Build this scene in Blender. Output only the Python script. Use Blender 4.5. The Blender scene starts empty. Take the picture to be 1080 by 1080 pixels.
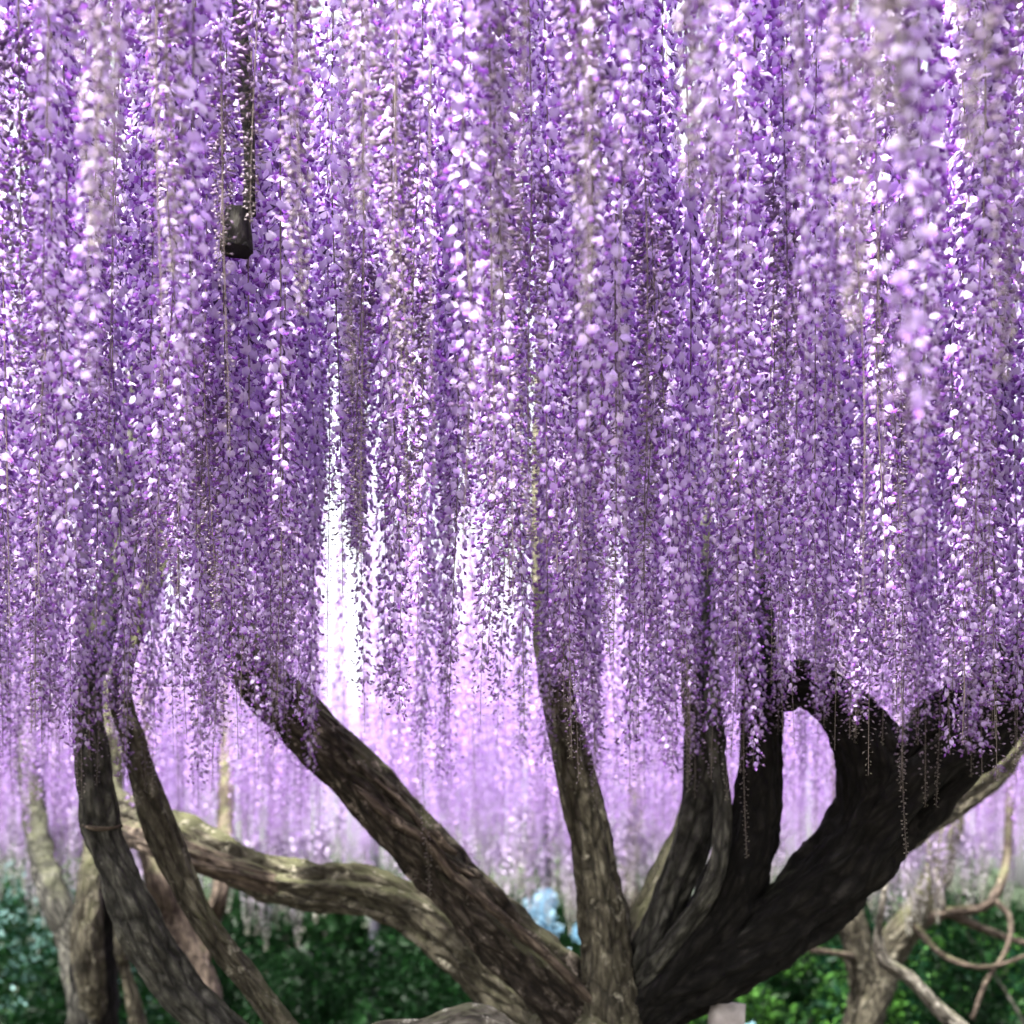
import bpy, math, random
import numpy as np
from mathutils import Vector, noise

random.seed(7)
RNG = np.random.default_rng(11)
SC = bpy.context.scene
COL = SC.collection

# ------------------------------------------------------------------ camera, world, sun, exposure
F = 1484.0                      # focal length in pixels of the 1080 px photograph
HOR = 950.0                     # pixel row of the horizon
CAM_Z = 1.5
cam_d = bpy.data.cameras.new('camera')
cam = bpy.data.objects.new('camera', cam_d)
COL.objects.link(cam)
cam.location = (0, 0, CAM_Z)
cam.rotation_euler = (math.radians(90), 0, 0)
cam_d.sensor_width = 36.0
cam_d.lens = 36.0 * F / 1080.0
cam_d.shift_y = (HOR - 540.0) / 1080.0
cam_d.clip_start = 0.05
cam_d.clip_end = 3000
cam_d.dof.use_dof = True
cam_d.dof.focus_distance = 2.9
cam_d.dof.aperture_fstop = 2.8
cam_d.dof.aperture_blades = 7
SC.camera = cam

SUN_EL, SUN_AZ = math.radians(62), math.radians(214)      # azimuth clockwise from +Y: behind the camera, to the left
w = bpy.data.worlds.new('World')
SC.world = w
w.use_nodes = True
nt = w.node_tree
bg = nt.nodes['Background']
sky = nt.nodes.new('ShaderNodeTexSky')
sky.sky_type = 'NISHITA'
sky.sun_disc = False
sky.sun_elevation = SUN_EL
sky.sun_rotation = SUN_AZ
sky.dust_density = 5.0
sky.air_density = 1.0
whs = nt.nodes.new('ShaderNodeHueSaturation')          # thin bright overcast: a whiter sky
whs.inputs['Saturation'].default_value = 0.22
nt.links.new(sky.outputs[0], whs.inputs['Color'])
nt.links.new(whs.outputs[0], bg.inputs[0])
bg.inputs[1].default_value = 0.13
sun_d = bpy.data.lights.new('sun', 'SUN')
sun_d.energy = 4.6
sun_d.angle = math.radians(3)
sun_d.color = (1.0, 0.97, 0.94)
sun = bpy.data.objects.new('sun', sun_d)
COL.objects.link(sun)
sd = Vector((math.sin(SUN_AZ) * math.cos(SUN_EL), math.cos(SUN_AZ) * math.cos(SUN_EL), math.sin(SUN_EL)))
sun.rotation_euler = sd.to_track_quat('Z', 'Y').to_euler()

SC.view_settings.view_transform = 'Standard'
SC.view_settings.look = 'None'
SC.view_settings.gamma = 1.0
SC.view_settings.exposure = 2.35
SC.render.engine = 'CYCLES'
SC.cycles.use_denoising = True
SC.cycles.max_bounces = 8
SC.cycles.diffuse_bounces = 5
SC.cycles.transmission_bounces = 5
SC.cycles.use_adaptive_sampling = True
SC.cycles.adaptive_threshold = 0.02

# ------------------------------------------------------------------ helpers
def W(px, py, d):
    """a point of the place seen at pixel (px, py) of the 1080 px photograph, d metres in front of the camera"""
    return np.array([(px - 540.0) / F * d, d, CAM_Z + (HOR - py) / F * d])

def mesh_from(name, verts, tris, cols=None, extra=None, smooth=False):
    me = bpy.data.meshes.new(name)
    n, m = len(verts), len(tris)
    me.vertices.add(n)
    me.vertices.foreach_set('co', np.ascontiguousarray(verts, dtype=np.float32).ravel())
    me.loops.add(m * 3)
    me.loops.foreach_set('vertex_index', np.ascontiguousarray(tris, dtype=np.int32).ravel())
    me.polygons.add(m)
    me.polygons.foreach_set('loop_start', np.arange(0, m * 3, 3, dtype=np.int32))
    me.polygons.foreach_set('loop_total', np.full(m, 3, dtype=np.int32))
    if smooth:
        me.polygons.foreach_set('use_smooth', np.ones(m, dtype=bool))
    me.update(calc_edges=True)
    if cols is not None:
        a = me.color_attributes.new('Col', 'FLOAT_COLOR', 'POINT')
        c = np.ones((n, 4), dtype=np.float32)
        c[:, :3] = cols
        a.data.foreach_set('color', c.ravel())
    if extra is not None:
        a = me.attributes.new('grain', 'FLOAT_VECTOR', 'POINT')
        a.data.foreach_set('vector', np.ascontiguousarray(extra, dtype=np.float32).ravel())
    me.validate()
    return me

def link(name, me, mat, parent=None):
    o = bpy.data.objects.new(name, me)
    COL.objects.link(o)
    if mat is not None:
        me.materials.append(mat)
    if parent is not None:
        o.parent = parent
    return o

def tag(o, label=None, cat=None, group=None, kind=None):
    if label: o['label'] = label
    if cat: o['category'] = cat
    if group: o['group'] = group
    if kind: o['kind'] = kind
    return o

def empty(name, loc):
    o = bpy.data.objects.new(name, None)
    o.empty_display_size = 0.1
    COL.objects.link(o)
    o.location = loc
    return o

# ------------------------------------------------------------------ materials
def new_mat(name):
    m = bpy.data.materials.new(name)
    m.use_nodes = True
    t = m.node_tree
    for n in list(t.nodes): t.nodes.remove(n)
    out = t.nodes.new('ShaderNodeOutputMaterial')
    return m, t, out

def thin_mat(name, trans=0.45, sat=1.0, rough=0.45, gloss=0.04, tint=(1, 1, 1)):
    """petals and leaves: reflect and let light through; colour from the attribute Col"""
    m, t, out = new_mat(name)
    at = t.nodes.new('ShaderNodeAttribute'); at.attribute_name = 'Col'
    ob = t.nodes.new('ShaderNodeObjectInfo')
    hs = t.nodes.new('ShaderNodeHueSaturation')
    mr = t.nodes.new('ShaderNodeMapRange')
    mr.inputs[3].default_value = 0.84; mr.inputs[4].default_value = 1.14
    t.links.new(ob.outputs['Random'], mr.inputs[0])
    t.links.new(mr.outputs[0], hs.inputs['Value'])
    hs.inputs['Saturation'].default_value = sat
    t.links.new(at.outputs['Color'], hs.inputs['Color'])
    df = t.nodes.new('ShaderNodeBsdfDiffuse')
    tr = t.nodes.new('ShaderNodeBsdfTranslucent')
    gl = t.nodes.new('ShaderNodeBsdfGlossy'); gl.inputs['Roughness'].default_value = rough
    mx = t.nodes.new('ShaderNodeMixShader'); mx.inputs[0].default_value = trans
    m2 = t.nodes.new('ShaderNodeMixShader'); m2.inputs[0].default_value = gloss
    t.links.new(hs.outputs[0], df.inputs[0]); t.links.new(hs.outputs[0], tr.inputs[0])
    t.links.new(df.outputs[0], mx.inputs[1]); t.links.new(tr.outputs[0], mx.inputs[2])
    t.links.new(mx.outputs[0], m2.inputs[1]); t.links.new(gl.outputs[0], m2.inputs[2])
    t.links.new(m2.outputs[0], out.inputs[0])
    return m

PETAL = thin_mat('wisteria_petal', 0.38)
BUD = thin_mat('wisteria_bud', 0.2)
STEM = thin_mat('wisteria_stem', 0.1)
LEAF = thin_mat('leaf', 0.4, gloss=0.01)

def bark_mat(name, base, light, moss, moss_amt, lichen_amt, bump=0.6):
    m, t, out = new_mat(name)
    p = t.nodes.new('ShaderNodeBsdfPrincipled')
    p.inputs['Roughness'].default_value = 0.9
    p.inputs['Specular IOR Level'].default_value = 0.2
    g = t.nodes.new('ShaderNodeAttribute'); g.attribute_name = 'grain'
    n1 = t.nodes.new('ShaderNodeTexNoise'); n1.inputs['Scale'].default_value = 46; n1.inputs['Detail'].default_value = 8; n1.inputs['Roughness'].default_value = 0.65
    t.links.new(g.outputs['Vector'], n1.inputs['Vector'])
    vo = t.nodes.new('ShaderNodeTexVoronoi'); vo.feature = 'DISTANCE_TO_EDGE'; vo.inputs['Scale'].default_value = 26
    t.links.new(g.outputs['Vector'], vo.inputs['Vector'])
    cr = t.nodes.new('ShaderNodeValToRGB')
    cr.color_ramp.elements[0].position = 0.32; cr.color_ramp.elements[0].color = (*[c * 0.35 for c in base], 1)
    cr.color_ramp.elements[1].position = 0.72; cr.color_ramp.elements[1].color = (*light, 1)
    e = cr.color_ramp.elements.new(0.5); e.color = (*base, 1)
    vm = t.nodes.new('ShaderNodeMapRange'); vm.inputs[1].default_value = 0.0; vm.inputs[2].default_value = 0.16; vm.inputs[3].default_value = -0.16; vm.inputs[4].default_value = 0.02
    t.links.new(vo.outputs['Distance'], vm.inputs[0])
    va = t.nodes.new('ShaderNodeMath'); va.operation = 'ADD'
    t.links.new(n1.outputs['Fac'], va.inputs[0]); t.links.new(vm.outputs[0], va.inputs[1])
    t.links.new(va.outputs[0], cr.inputs[0])
    # moss on the tops
    geo = t.nodes.new('ShaderNodeNewGeometry')
    sx = t.nodes.new('ShaderNodeSeparateXYZ'); t.links.new(geo.outputs['Normal'], sx.inputs[0])
    tc = t.nodes.new('ShaderNodeTexCoord')
    n2 = t.nodes.new('ShaderNodeTexNoise'); n2.inputs['Scale'].default_value = 7; n2.inputs['Detail'].default_value = 6
    t.links.new(tc.outputs['Object'], n2.inputs['Vector'])
    a1 = t.nodes.new('ShaderNodeMath'); a1.operation = 'MULTIPLY_ADD'
    t.links.new(n2.outputs['Fac'], a1.inputs[0]); a1.inputs[1].default_value = 2.0
    t.links.new(sx.outputs['Z'], a1.inputs[2])
    mr = t.nodes.new('ShaderNodeMapRange'); mr.inputs[1].default_value = 2.0 - moss_amt; mr.inputs[2].default_value = 2.7 - moss_amt
    t.links.new(a1.outputs[0], mr.inputs[0])
    mc = t.nodes.new('ShaderNodeMix'); mc.data_type = 'RGBA'
    t.links.new(mr.outputs[0], mc.inputs['Factor']); t.links.new(cr.outputs[0], mc.inputs[6]); mc.inputs[7].default_value = (*moss, 1)
    # pale lichen patches
    n3 = t.nodes.new('ShaderNodeTexNoise'); n3.inputs['Scale'].default_value = 16; n3.inputs['Detail'].default_value = 7; n3.inputs['Roughness'].default_value = 0.7
    t.links.new(tc.outputs['Object'], n3.inputs['Vector'])
    m3 = t.nodes.new('ShaderNodeMapRange'); m3.inputs[1].default_value = 0.70 - lichen_amt; m3.inputs[2].default_value = 0.82 - lichen_amt
    t.links.new(n3.outputs['Fac'], m3.inputs[0])
    lc = t.nodes.new('ShaderNodeMix'); lc.data_type = 'RGBA'
    t.links.new(m3.outputs[0], lc.inputs['Factor']); t.links.new(mc.outputs[2], lc.inputs[6]); lc.inputs[7].default_value = (*[min(1, c * 2.2 + 0.03) for c in light], 1)
    t.links.new(lc.outputs[2], p.inputs['Base Color'])
    ad = t.nodes.new('ShaderNodeMath'); ad.operation = 'MULTIPLY_ADD'
    t.links.new(vo.outputs['Distance'], ad.inputs[0]); ad.inputs[1].default_value = 2.0
    t.links.new(n1.outputs['Fac'], ad.inputs[2])
    bp = t.nodes.new('ShaderNodeBump'); bp.inputs['Strength'].default_value = bump; bp.inputs['Distance'].default_value = 0.02
    t.links.new(ad.outputs[0], bp.inputs['Height'])
    t.links.new(bp.outputs[0], p.inputs['Normal'])
    t.links.new(p.outputs[0], out.inputs[0])
    return m

BARK = bark_mat('brown_bark', (0.036, 0.028, 0.021), (0.15, 0.125, 0.10), (0.10, 0.098, 0.056), 0.78, 0.12, 1.0)  # moss that also puts the lit olive limb top into the colour
BARK_DARK = bark_mat('shaded_black_bark', (0.007, 0.006, 0.005), (0.024, 0.021, 0.018), (0.05, 0.052, 0.032), 0.42, 0.02, 0.9)  # backlit shade of the right limbs put into a near-black bark colour
BARK_MOSS = bark_mat('mossy_bark', (0.062, 0.054, 0.036), (0.15, 0.138, 0.10), (0.072, 0.072, 0.036), 0.75, 0.12, 1.0)
BARK_GREY = bark_mat('grey_bark', (0.045, 0.043, 0.035), (0.13, 0.125, 0.10), (0.085, 0.088, 0.052), 0.5, 0.05, 1.0)
BARK_TAN = bark_mat('tan_bark', (0.075, 0.056, 0.042), (0.17, 0.135, 0.10), (0.10, 0.10, 0.05), 0.4, 0.1)
BARK_PALE = bark_mat('pale_bark', (0.14, 0.125, 0.10), (0.32, 0.30, 0.25), (0.15, 0.15, 0.09), 0.4, 0.12, 1.0)

def plain_mat(name, col, rough=0.7, scale=12, var=0.35):
    m, t, out = new_mat(name)
    p = t.nodes.new('ShaderNodeBsdfPrincipled'); p.inputs['Roughness'].default_value = rough
    tc = t.nodes.new('ShaderNodeTexCoord')
    n = t.nodes.new('ShaderNodeTexNoise'); n.inputs['Scale'].default_value = scale; n.inputs['Detail'].default_value = 8
    t.links.new(tc.outputs['Object'], n.inputs['Vector'])
    cr = t.nodes.new('ShaderNodeValToRGB')
    cr.color_ramp.elements[0].position = 0.3; cr.color_ramp.elements[0].color = (*[c * (1 - var) for c in col], 1)
    cr.color_ramp.elements[1].position = 0.7; cr.color_ramp.elements[1].color = (*[min(1, c * (1 + var)) for c in col], 1)
    t.links.new(n.outputs['Fac'], cr.inputs[0]); t.links.new(cr.outputs[0], p.inputs['Base Color'])
    bp = t.nodes.new('ShaderNodeBump'); bp.inputs['Strength'].default_value = 0.3; bp.inputs['Distance'].default_value = 0.01
    t.links.new(n.outputs['Fac'], bp.inputs['Height']); t.links.new(bp.outputs[0], p.inputs['Normal'])
    t.links.new(p.outputs[0], out.inputs[0])
    return m

SOIL = plain_mat('soil', (0.05, 0.045, 0.032), 0.95, 3)
TIMBER = plain_mat('weathered_timber', (0.022, 0.024, 0.020), 0.9, 40, 0.7)
POLE = plain_mat('dark_steel_post', (0.03, 0.03, 0.04), 0.6, 20)
PROP = plain_mat('pale_prop_wood', (0.34, 0.30, 0.28), 0.85, 25)

# ------------------------------------------------------------------ the ground
def grid_plane(name, s, n, z=0.0):
    xs = np.linspace(-s, s, n)
    X, Y = np.meshgrid(xs, xs)
    v = np.stack([X.ravel(), Y.ravel(), np.full(X.size, z)], 1)
    i = np.arange(n * n).reshape(n, n)
    a, b, c, d = i[:-1, :-1].ravel(), i[:-1, 1:].ravel(), i[1:, 1:].ravel(), i[1:, :-1].ravel()
    return mesh_from(name, v, np.concatenate([np.stack([a, b, c], 1), np.stack([a, c, d], 1)]))
ground = link('ground', grid_plane('ground', 900, 12), SOIL)
tag(ground, 'brown earth ground under the trellis', None, None, 'structure')

# ------------------------------------------------------------------ bark tubes
def catmull(P, step):
    P = np.asarray(P, float)
    Q = np.vstack([2 * P[0] - P[1], P, 2 * P[-1] - P[-2]])
    out = []
    for i in range(1, len(Q) - 2):
        p0, p1, p2, p3 = Q[i - 1], Q[i], Q[i + 1], Q[i + 2]
        k = max(2, int(np.linalg.norm((p2 - p1)[:3]) / step))
        for t in np.linspace(0, 1, k, endpoint=False):
            out.append(0.5 * ((2 * p1) + (-p0 + p2) * t + (2 * p0 - 5 * p1 + 4 * p2 - p3) * t * t + (-p0 + 3 * p1 - 3 * p2 + p3) * t ** 3))
    out.append(Q[-2])
    return np.array(out)

def frames(C):
    T = np.gradient(C, axis=0)
    T /= np.linalg.norm(T, axis=1)[:, None]
    U = np.zeros_like(T)
    u = np.cross(T[0], [0.3, 1, 0.2]); u /= np.linalg.norm(u)
    for i in range(len(T)):
        u = u - T[i] * u.dot(T[i]); u /= np.linalg.norm(u)
        U[i] = u
    return T, U, np.cross(T, U)

def tube(path, step=0.02, seg=32, rough=0.10, ridges=0.10, seed=0, taper_end=True, freq=7.0):
    """path: rows (x, y, z, radius) -> verts, tris, grain coordinates"""
    R = catmull(path, step)
    C, r = R[:, :3], np.maximum(R[:, 3], 0.002)
    T, U, V = frames(C)
    s = np.concatenate([[0], np.cumsum(np.linalg.norm(np.diff(C, axis=0), axis=1))])
    th = np.linspace(0, 2 * np.pi, seg, endpoint=False)
    k = seed * 1.37
    verts, grain = [], []
    for i in range(len(C)):
        ri = r[i]
        rid = ridges * ((0.6 - 1.3 * np.abs(np.sin(3 * th + 1.4 * s[i] + k))) * 0.8 + (0.6 - 1.3 * np.abs(np.sin(4 * th - 1.9 * s[i] + 2 * k + 0.6 * math.sin(5 * s[i])))) * 0.7 + np.sin(8 * th + 1.3 * s[i] + k) * 0.2)
        dirs = np.cos(th)[:, None] * U[i] + np.sin(th)[:, None] * V[i]
        nz = np.array([noise.fractal(Vector((float(dx * 0.9 + k), float(dy * 0.9), float(dz * 0.9 + s[i] * freq * 0.35))) * 1.9, 0.75, 2.1, 5) for dx, dy, dz in dirs])
        rr = ri * (1 + rid + rough * nz)
        verts.append(C[i] + dirs * rr[:, None])
        grain.append(np.stack([np.cos(th) * ri + k, np.sin(th) * ri, np.full(seg, s[i] * 0.36)], 1))
    n = len(C)
    verts = np.concatenate(verts + [C[:1], C[-1:]])
    grain = np.concatenate(grain + [np.zeros((1, 3)), np.zeros((1, 3))])
    idx = np.arange(n * seg).reshape(n, seg)
    nx = np.roll(idx, -1, axis=1)
    a, b, c, d = idx[:-1].ravel(), nx[:-1].ravel(), nx[1:].ravel(), idx[1:].ravel()
    tr = [np.stack([a, b, c], 1), np.stack([a, c, d], 1),
          np.stack([nx[0], idx[0], np.full(seg, n * seg)], 1), np.stack([idx[-1], nx[-1], np.full(seg, n * seg + 1)], 1)]
    return verts, np.concatenate(tr), grain, (C, r, U, V, s)

def merge(parts):
    v, t, g, o = [], [], [], 0
    for p in parts:
        v.append(p[0]); t.append(p[1] + o); g.append(p[2]); o += len(p[0])
    return np.concatenate(v), np.concatenate(t), np.concatenate(g)

WK = 0.84             # the widths below include bark ridges, the tube itself is a little thinner
SOLIDS = []          # (centres, radii) of everything woody, so that no flower grows through it
def px_path(rows):
    """rows (px, py, distance, width in px of the 1080 photo)"""
    return [(*W(a, b, d), 0.5 * wd * WK / F * d) for a, b, d, wd in rows]

def limb(name, rows, mat, parent, seed, strands=2, raw=False, seg=72, step=0.014, rough=0.24, ridges=0.13, label=None, start=0.0, end=1.0, twist=0.35):
    path = rows if raw else px_path(rows)
    main = tube(path, step, seg, rough, ridges, seed)
    C, r, U, V, s = main[3]
    SOLIDS.append((C, r))
    parts = [main[:3]]
    rr = random.Random(seed)
    for k in range(strands):
        ph = rr.uniform(0, 6.28); tw = rr.choice((-1, 1)) * rr.uniform(0.4, 1.0) * twist * 6.28
        i0 = int(len(C) * rr.uniform(start, start + 0.25)); i1 = int(len(C) * rr.uniform(end - 0.25, end))
        sub = []
        for i in range(i0, i1, max(1, int(0.07 / step))):
            a = ph + tw * s[i]
            f = math.sin(math.pi * (i - i0 + 1) / max(1, i1 - i0 + 1)) ** 0.5
            q = C[i] + (math.cos(a) * U[i] + math.sin(a) * V[i]) * r[i] * (0.80 + 0.08 * rr.uniform(-1, 1))
            sub.append((*q, max(0.004, r[i] * rr.uniform(0.24, 0.36) * f)))
        if len(sub) > 3:
            parts.append(tube(sub, step, 14, 0.22, 0.1, seed * 5 + k)[:3])
    v, t, g = merge(parts)
    me = mesh_from(name, v - np.array(parent.location), t, extra=g, smooth=True)
    o = link(name, me, mat, parent)
    if label: o['label'] = label
    return o

# ---- the main wisteria tree
D0 = 4.6
base = W(625, 1434, D0); base[2] = 0
wt = empty('wisteria_tree', base)
tag(wt, 'old wisteria tree with thick limbs fanning out at centre and right', 'tree')
b0 = W(640, 1434, D0)
limb('trunk', [(*(b0 + [0, 0, -0.1]), 0.36), (*W(640, 1330, D0), 0.30), (*W(632, 1210, D0), 0.27), (*W(630, 1130, D0), 0.25), (*W(640, 1075, D0), 0.20), (*W(648, 1035, D0), 0.10)], BARK, wt, 1, 4, raw=True)
# thick limb slanting up to the left
limb('limb', [(650, 1130, 4.62, 90), (605, 1064, 4.55, 88), (560, 1015, 4.5, 82), (507, 964, 4.45, 74), (434, 886, 4.4, 70), (363, 806, 4.35, 68), (308, 752, 4.3, 64), (268, 706, 4.3, 58), (235, 620, 4.6, 50), (215, 480, 5.1, 44), (200, 330, 5.6, 38)], BARK, wt, 2, 4,
     label='thick brown limb with cracked ridged bark slanting up to the left')
l1 = [c for c in wt.children if c.get('label', '').startswith('thick brown')][0]
for k, rows in enumerate(([(372, 828, 4.275, 5), (392, 845, 4.270, 11), (420, 868, 4.280, 12), (452, 888, 4.285, 13), (478, 922, 4.300, 11), (510, 950, 4.320, 12), (560, 992, 4.360, 14), (600, 1030, 4.380, 14), (630, 1062, 4.420, 8)],
                          [(445, 872, 4.280, 6), (458, 880, 4.265, 14), (470, 894, 4.275, 12), (482, 900, 4.290, 6)],
                          [(395, 822, 4.290, 5), (430, 852, 4.295, 9), (470, 905, 4.305, 8), (500, 925, 4.320, 5)])):
    v, t, g, _ = tube(px_path(rows), 0.01, 14, 0.4, 0.25, 90 + k)
    link('split_bark', mesh_from('split_bark', v - base, t, extra=g, smooth=True), BARK_TAN, l1)
# slender upright limb
limb('limb', [(650, 1130, 4.5, 90), (646, 1060, 4.48, 76), (640, 1000, 4.46, 66), (632, 940, 4.45, 56), (622, 880, 4.43, 49), (608, 820, 4.4, 45), (594, 755, 4.4, 41), (583, 690, 4.44, 38), (574, 560, 4.96, 34), (580, 330, 5.9, 30)], BARK_MOSS, wt, 3, 2,
     label='slender upright olive-brown limb at the middle')
# low limb running left, pale mossy top
limb('limb', [(610, 1130, 4.8, 90), (545, 1062, 4.85, 74), (490, 1008, 4.9, 68), (440, 962, 4.95, 64), (385, 940, 5, 62), (325, 934, 5.1, 62), (270, 920, 5.2, 58), (215, 893, 5.3, 52), (168, 868, 5.5, 44), (134, 852, 6.2, 36), (116, 836, 7.2, 28), (112, 800, 8.2, 22), (110, 700, 9.5, 18)], BARK_MOSS, wt, 4, 2,
     label='low mossy limb running level to the left')
limb('limb', [(352, 950, 5.16, 8), (325, 942, 5.13, 26), (270, 925, 5.1, 34), (225, 912, 5.1, 34), (180, 896, 5.1, 34), (140, 880, 5.4, 30), (114, 864, 6, 24), (106, 836, 7, 20), (102, 760, 8.4, 16)], BARK_TAN, wt, 5, 1, label='short tan fork under the low mossy limb')
# the black right-hand limb and its forks
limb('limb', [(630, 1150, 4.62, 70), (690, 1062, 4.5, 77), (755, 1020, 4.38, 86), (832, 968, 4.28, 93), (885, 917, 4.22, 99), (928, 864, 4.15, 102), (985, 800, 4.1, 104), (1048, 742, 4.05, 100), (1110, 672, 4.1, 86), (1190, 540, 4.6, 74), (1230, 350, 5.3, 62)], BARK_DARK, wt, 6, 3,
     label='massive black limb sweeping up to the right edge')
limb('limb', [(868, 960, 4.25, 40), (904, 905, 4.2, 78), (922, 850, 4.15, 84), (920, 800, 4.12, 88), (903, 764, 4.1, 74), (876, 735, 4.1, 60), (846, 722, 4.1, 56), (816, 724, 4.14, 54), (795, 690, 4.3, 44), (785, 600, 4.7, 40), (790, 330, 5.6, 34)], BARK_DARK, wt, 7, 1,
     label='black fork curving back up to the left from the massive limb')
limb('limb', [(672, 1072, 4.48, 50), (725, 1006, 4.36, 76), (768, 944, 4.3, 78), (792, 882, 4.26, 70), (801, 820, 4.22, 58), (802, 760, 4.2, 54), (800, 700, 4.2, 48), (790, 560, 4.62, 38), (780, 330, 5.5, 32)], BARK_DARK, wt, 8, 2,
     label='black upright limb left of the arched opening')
limb('limb', [(660, 1080, 4.55, 40), (684, 1010, 4.46, 46), (708, 945, 4.42, 46), (732, 880, 4.4, 46), (742, 820, 4.4, 48), (740, 760, 4.4, 50), (736, 690, 4.4, 42), (728, 330, 5.6, 30)], BARK_GREY, wt, 9, 2,
     label='dark grey-brown limb rising between the upright limb and the black limbs')
limb('limb', [(655, 1095, 4.62, 30), (668, 1055, 4.5, 30), (700, 1008, 4.33, 28), (735, 962, 4.22, 27), (757, 915, 4.16, 25), (762, 860, 4.15, 22), (757, 800, 4.15, 20), (752, 740, 4.16, 18), (745, 560, 4.5, 16), (742, 330, 5.3, 14)], BARK_GREY, wt, 10, 1, label='thin olive stem twining up the black limbs')
limb('limb', [(760, 1020, 4.75, 60), (810, 968, 4.85, 60), (850, 935, 4.95, 56), (900, 905, 5.1, 54), (980, 860, 5.4, 50), (1060, 790, 5.7, 46), (1120, 640, 6.24, 40)], BARK_MOSS, wt, 11, 1, label='mossy limb passing behind the black limb')
limb('limb', [(668, 1050, 4.62, 50), (676, 1000, 4.66, 48), (690, 950, 4.72, 42), (712, 900, 4.85, 34), (735, 820, 5, 30), (740, 640, 5.44, 26)], BARK_MOSS, wt, 12, 1, label='yellow-green mossy stem behind the upright limb')
limb('limb', [(600, 1135, 4.35, 50), (540, 1098, 4.1, 42), (498, 1078, 4.0, 46), (450, 1090, 3.97, 38), (405, 1098, 3.95, 44), (345, 1130, 3.9, 40)], BARK_PALE, wt, 13, 2, label='pale gnarled limb low at the bottom edge')

# ---- the left-hand tree with two leaning stems
lb = W(420, 1434, 4.3); lb[2] = 0
lt = empty('wisteria_tree', lb)
tag(lt, 'slimmer wisteria tree leaning left, two curved stems with a ringed knot on one', 'tree')
limb('trunk', [(*(lb + [0, 0, -0.1]), 0.17), (*W(390, 1300, 4.3), 0.15), (*W(345, 1190, 4.3), 0.13), (*W(310, 1135, 4.3), 0.08)], BARK_GREY, lt, 21, 2, raw=True)
limb('stem', [(320, 1150, 4.3, 80), (255, 1108, 4.25, 62), (205, 1062, 4.2, 58), (168, 1010, 4.15, 56), (142, 960, 4.1, 52), (122, 915, 4.1, 46), (110, 885, 4.1, 43), (106, 868, 4.1, 47), (101, 830, 4.1, 43), (96, 780, 4.1, 42), (93, 725, 4.12, 40), (108, 650, 4.3, 36), (132, 560, 4.7, 34), (150, 320, 5.4, 30)], BARK_GREY, lt, 22, 1,
     label='dark grey stem with a ringed knot')
limb('stem', [(340, 1150, 4.35, 49), (300, 1085, 4.3, 33), (262, 1035, 4.3, 31), (228, 990, 4.28, 33), (198, 940, 4.26, 34), (176, 890, 4.25, 36), (158, 840, 4.25, 33), (140, 780, 4.25, 30), (128, 720, 4.28, 26), (150, 640, 4.5, 24), (175, 560, 4.9, 22), (190, 320, 5.5, 20)], BARK_MOSS, lt, 23, 2,
     label='paler mossy stem curving beside the dark grey one')

kc = W(107, 873, 4.1)
kn = [(kc[0] + 0.054 * math.cos(a), kc[1] + 0.054 * math.sin(a), kc[2] + 0.006 * math.sin(2 * a + 1), 0.006 + 0.002 * math.sin(3 * a)) for a in np.linspace(0, 2 * math.pi, 17)]
v, t, g, _ = tube(kn, 0.02, 10, 0.25, 0.1, 77)
st1 = [c for c in lt.children if c.get('label') == 'dark grey stem with a ringed knot'][0]
link('bark_ring', mesh_from('bark_ring', v - lb, t, extra=g, smooth=True), BARK_TAN, st1)

# ---- trees further back
def back_tree(pos_px, d, limbs, mat, label, seed):
    b = W(pos_px, HOR, d); b[2] = 0
    t = empty('wisteria_tree', b)
    tag(t, label, 'tree')
    for k, (nm, rows, m) in enumerate(limbs):
        limb(nm, [(a, y, dd, wd * 0.88) for a, y, dd, wd in rows], m or mat, t, seed + k, 1, seg=20, step=0.05)
    return t
def gy(d):               # pixel row of the ground at distance d
    return HOR + CAM_Z / d * F
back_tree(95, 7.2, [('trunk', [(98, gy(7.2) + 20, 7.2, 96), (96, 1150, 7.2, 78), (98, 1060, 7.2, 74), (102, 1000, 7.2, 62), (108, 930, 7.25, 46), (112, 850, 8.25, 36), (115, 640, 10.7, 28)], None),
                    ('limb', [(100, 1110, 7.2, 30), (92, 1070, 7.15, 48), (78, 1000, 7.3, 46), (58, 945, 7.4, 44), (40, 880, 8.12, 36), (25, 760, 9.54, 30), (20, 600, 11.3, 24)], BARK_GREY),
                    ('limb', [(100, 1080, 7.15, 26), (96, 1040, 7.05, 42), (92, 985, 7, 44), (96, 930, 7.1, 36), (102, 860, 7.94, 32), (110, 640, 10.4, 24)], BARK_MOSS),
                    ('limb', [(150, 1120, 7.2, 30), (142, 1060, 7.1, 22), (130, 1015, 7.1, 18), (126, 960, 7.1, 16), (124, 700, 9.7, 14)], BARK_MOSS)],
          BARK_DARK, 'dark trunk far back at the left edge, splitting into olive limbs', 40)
back_tree(205, 8.0, [('trunk', [(235, gy(8) + 20, 8.0, 84), (225, 1110, 8, 66), (205, 1030, 8, 58), (180, 965, 8, 48), (162, 910, 8, 38), (150, 800, 9.5, 30), (140, 600, 11.7, 24)], None),
                     ('limb', [(205, 1030, 8, 34), (222, 970, 8.1, 28), (236, 905, 8.2, 24), (240, 700, 10.8, 20)], None)],
          BARK_TAN, 'tan trunk leaning behind the two curved stems', 50)
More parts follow.
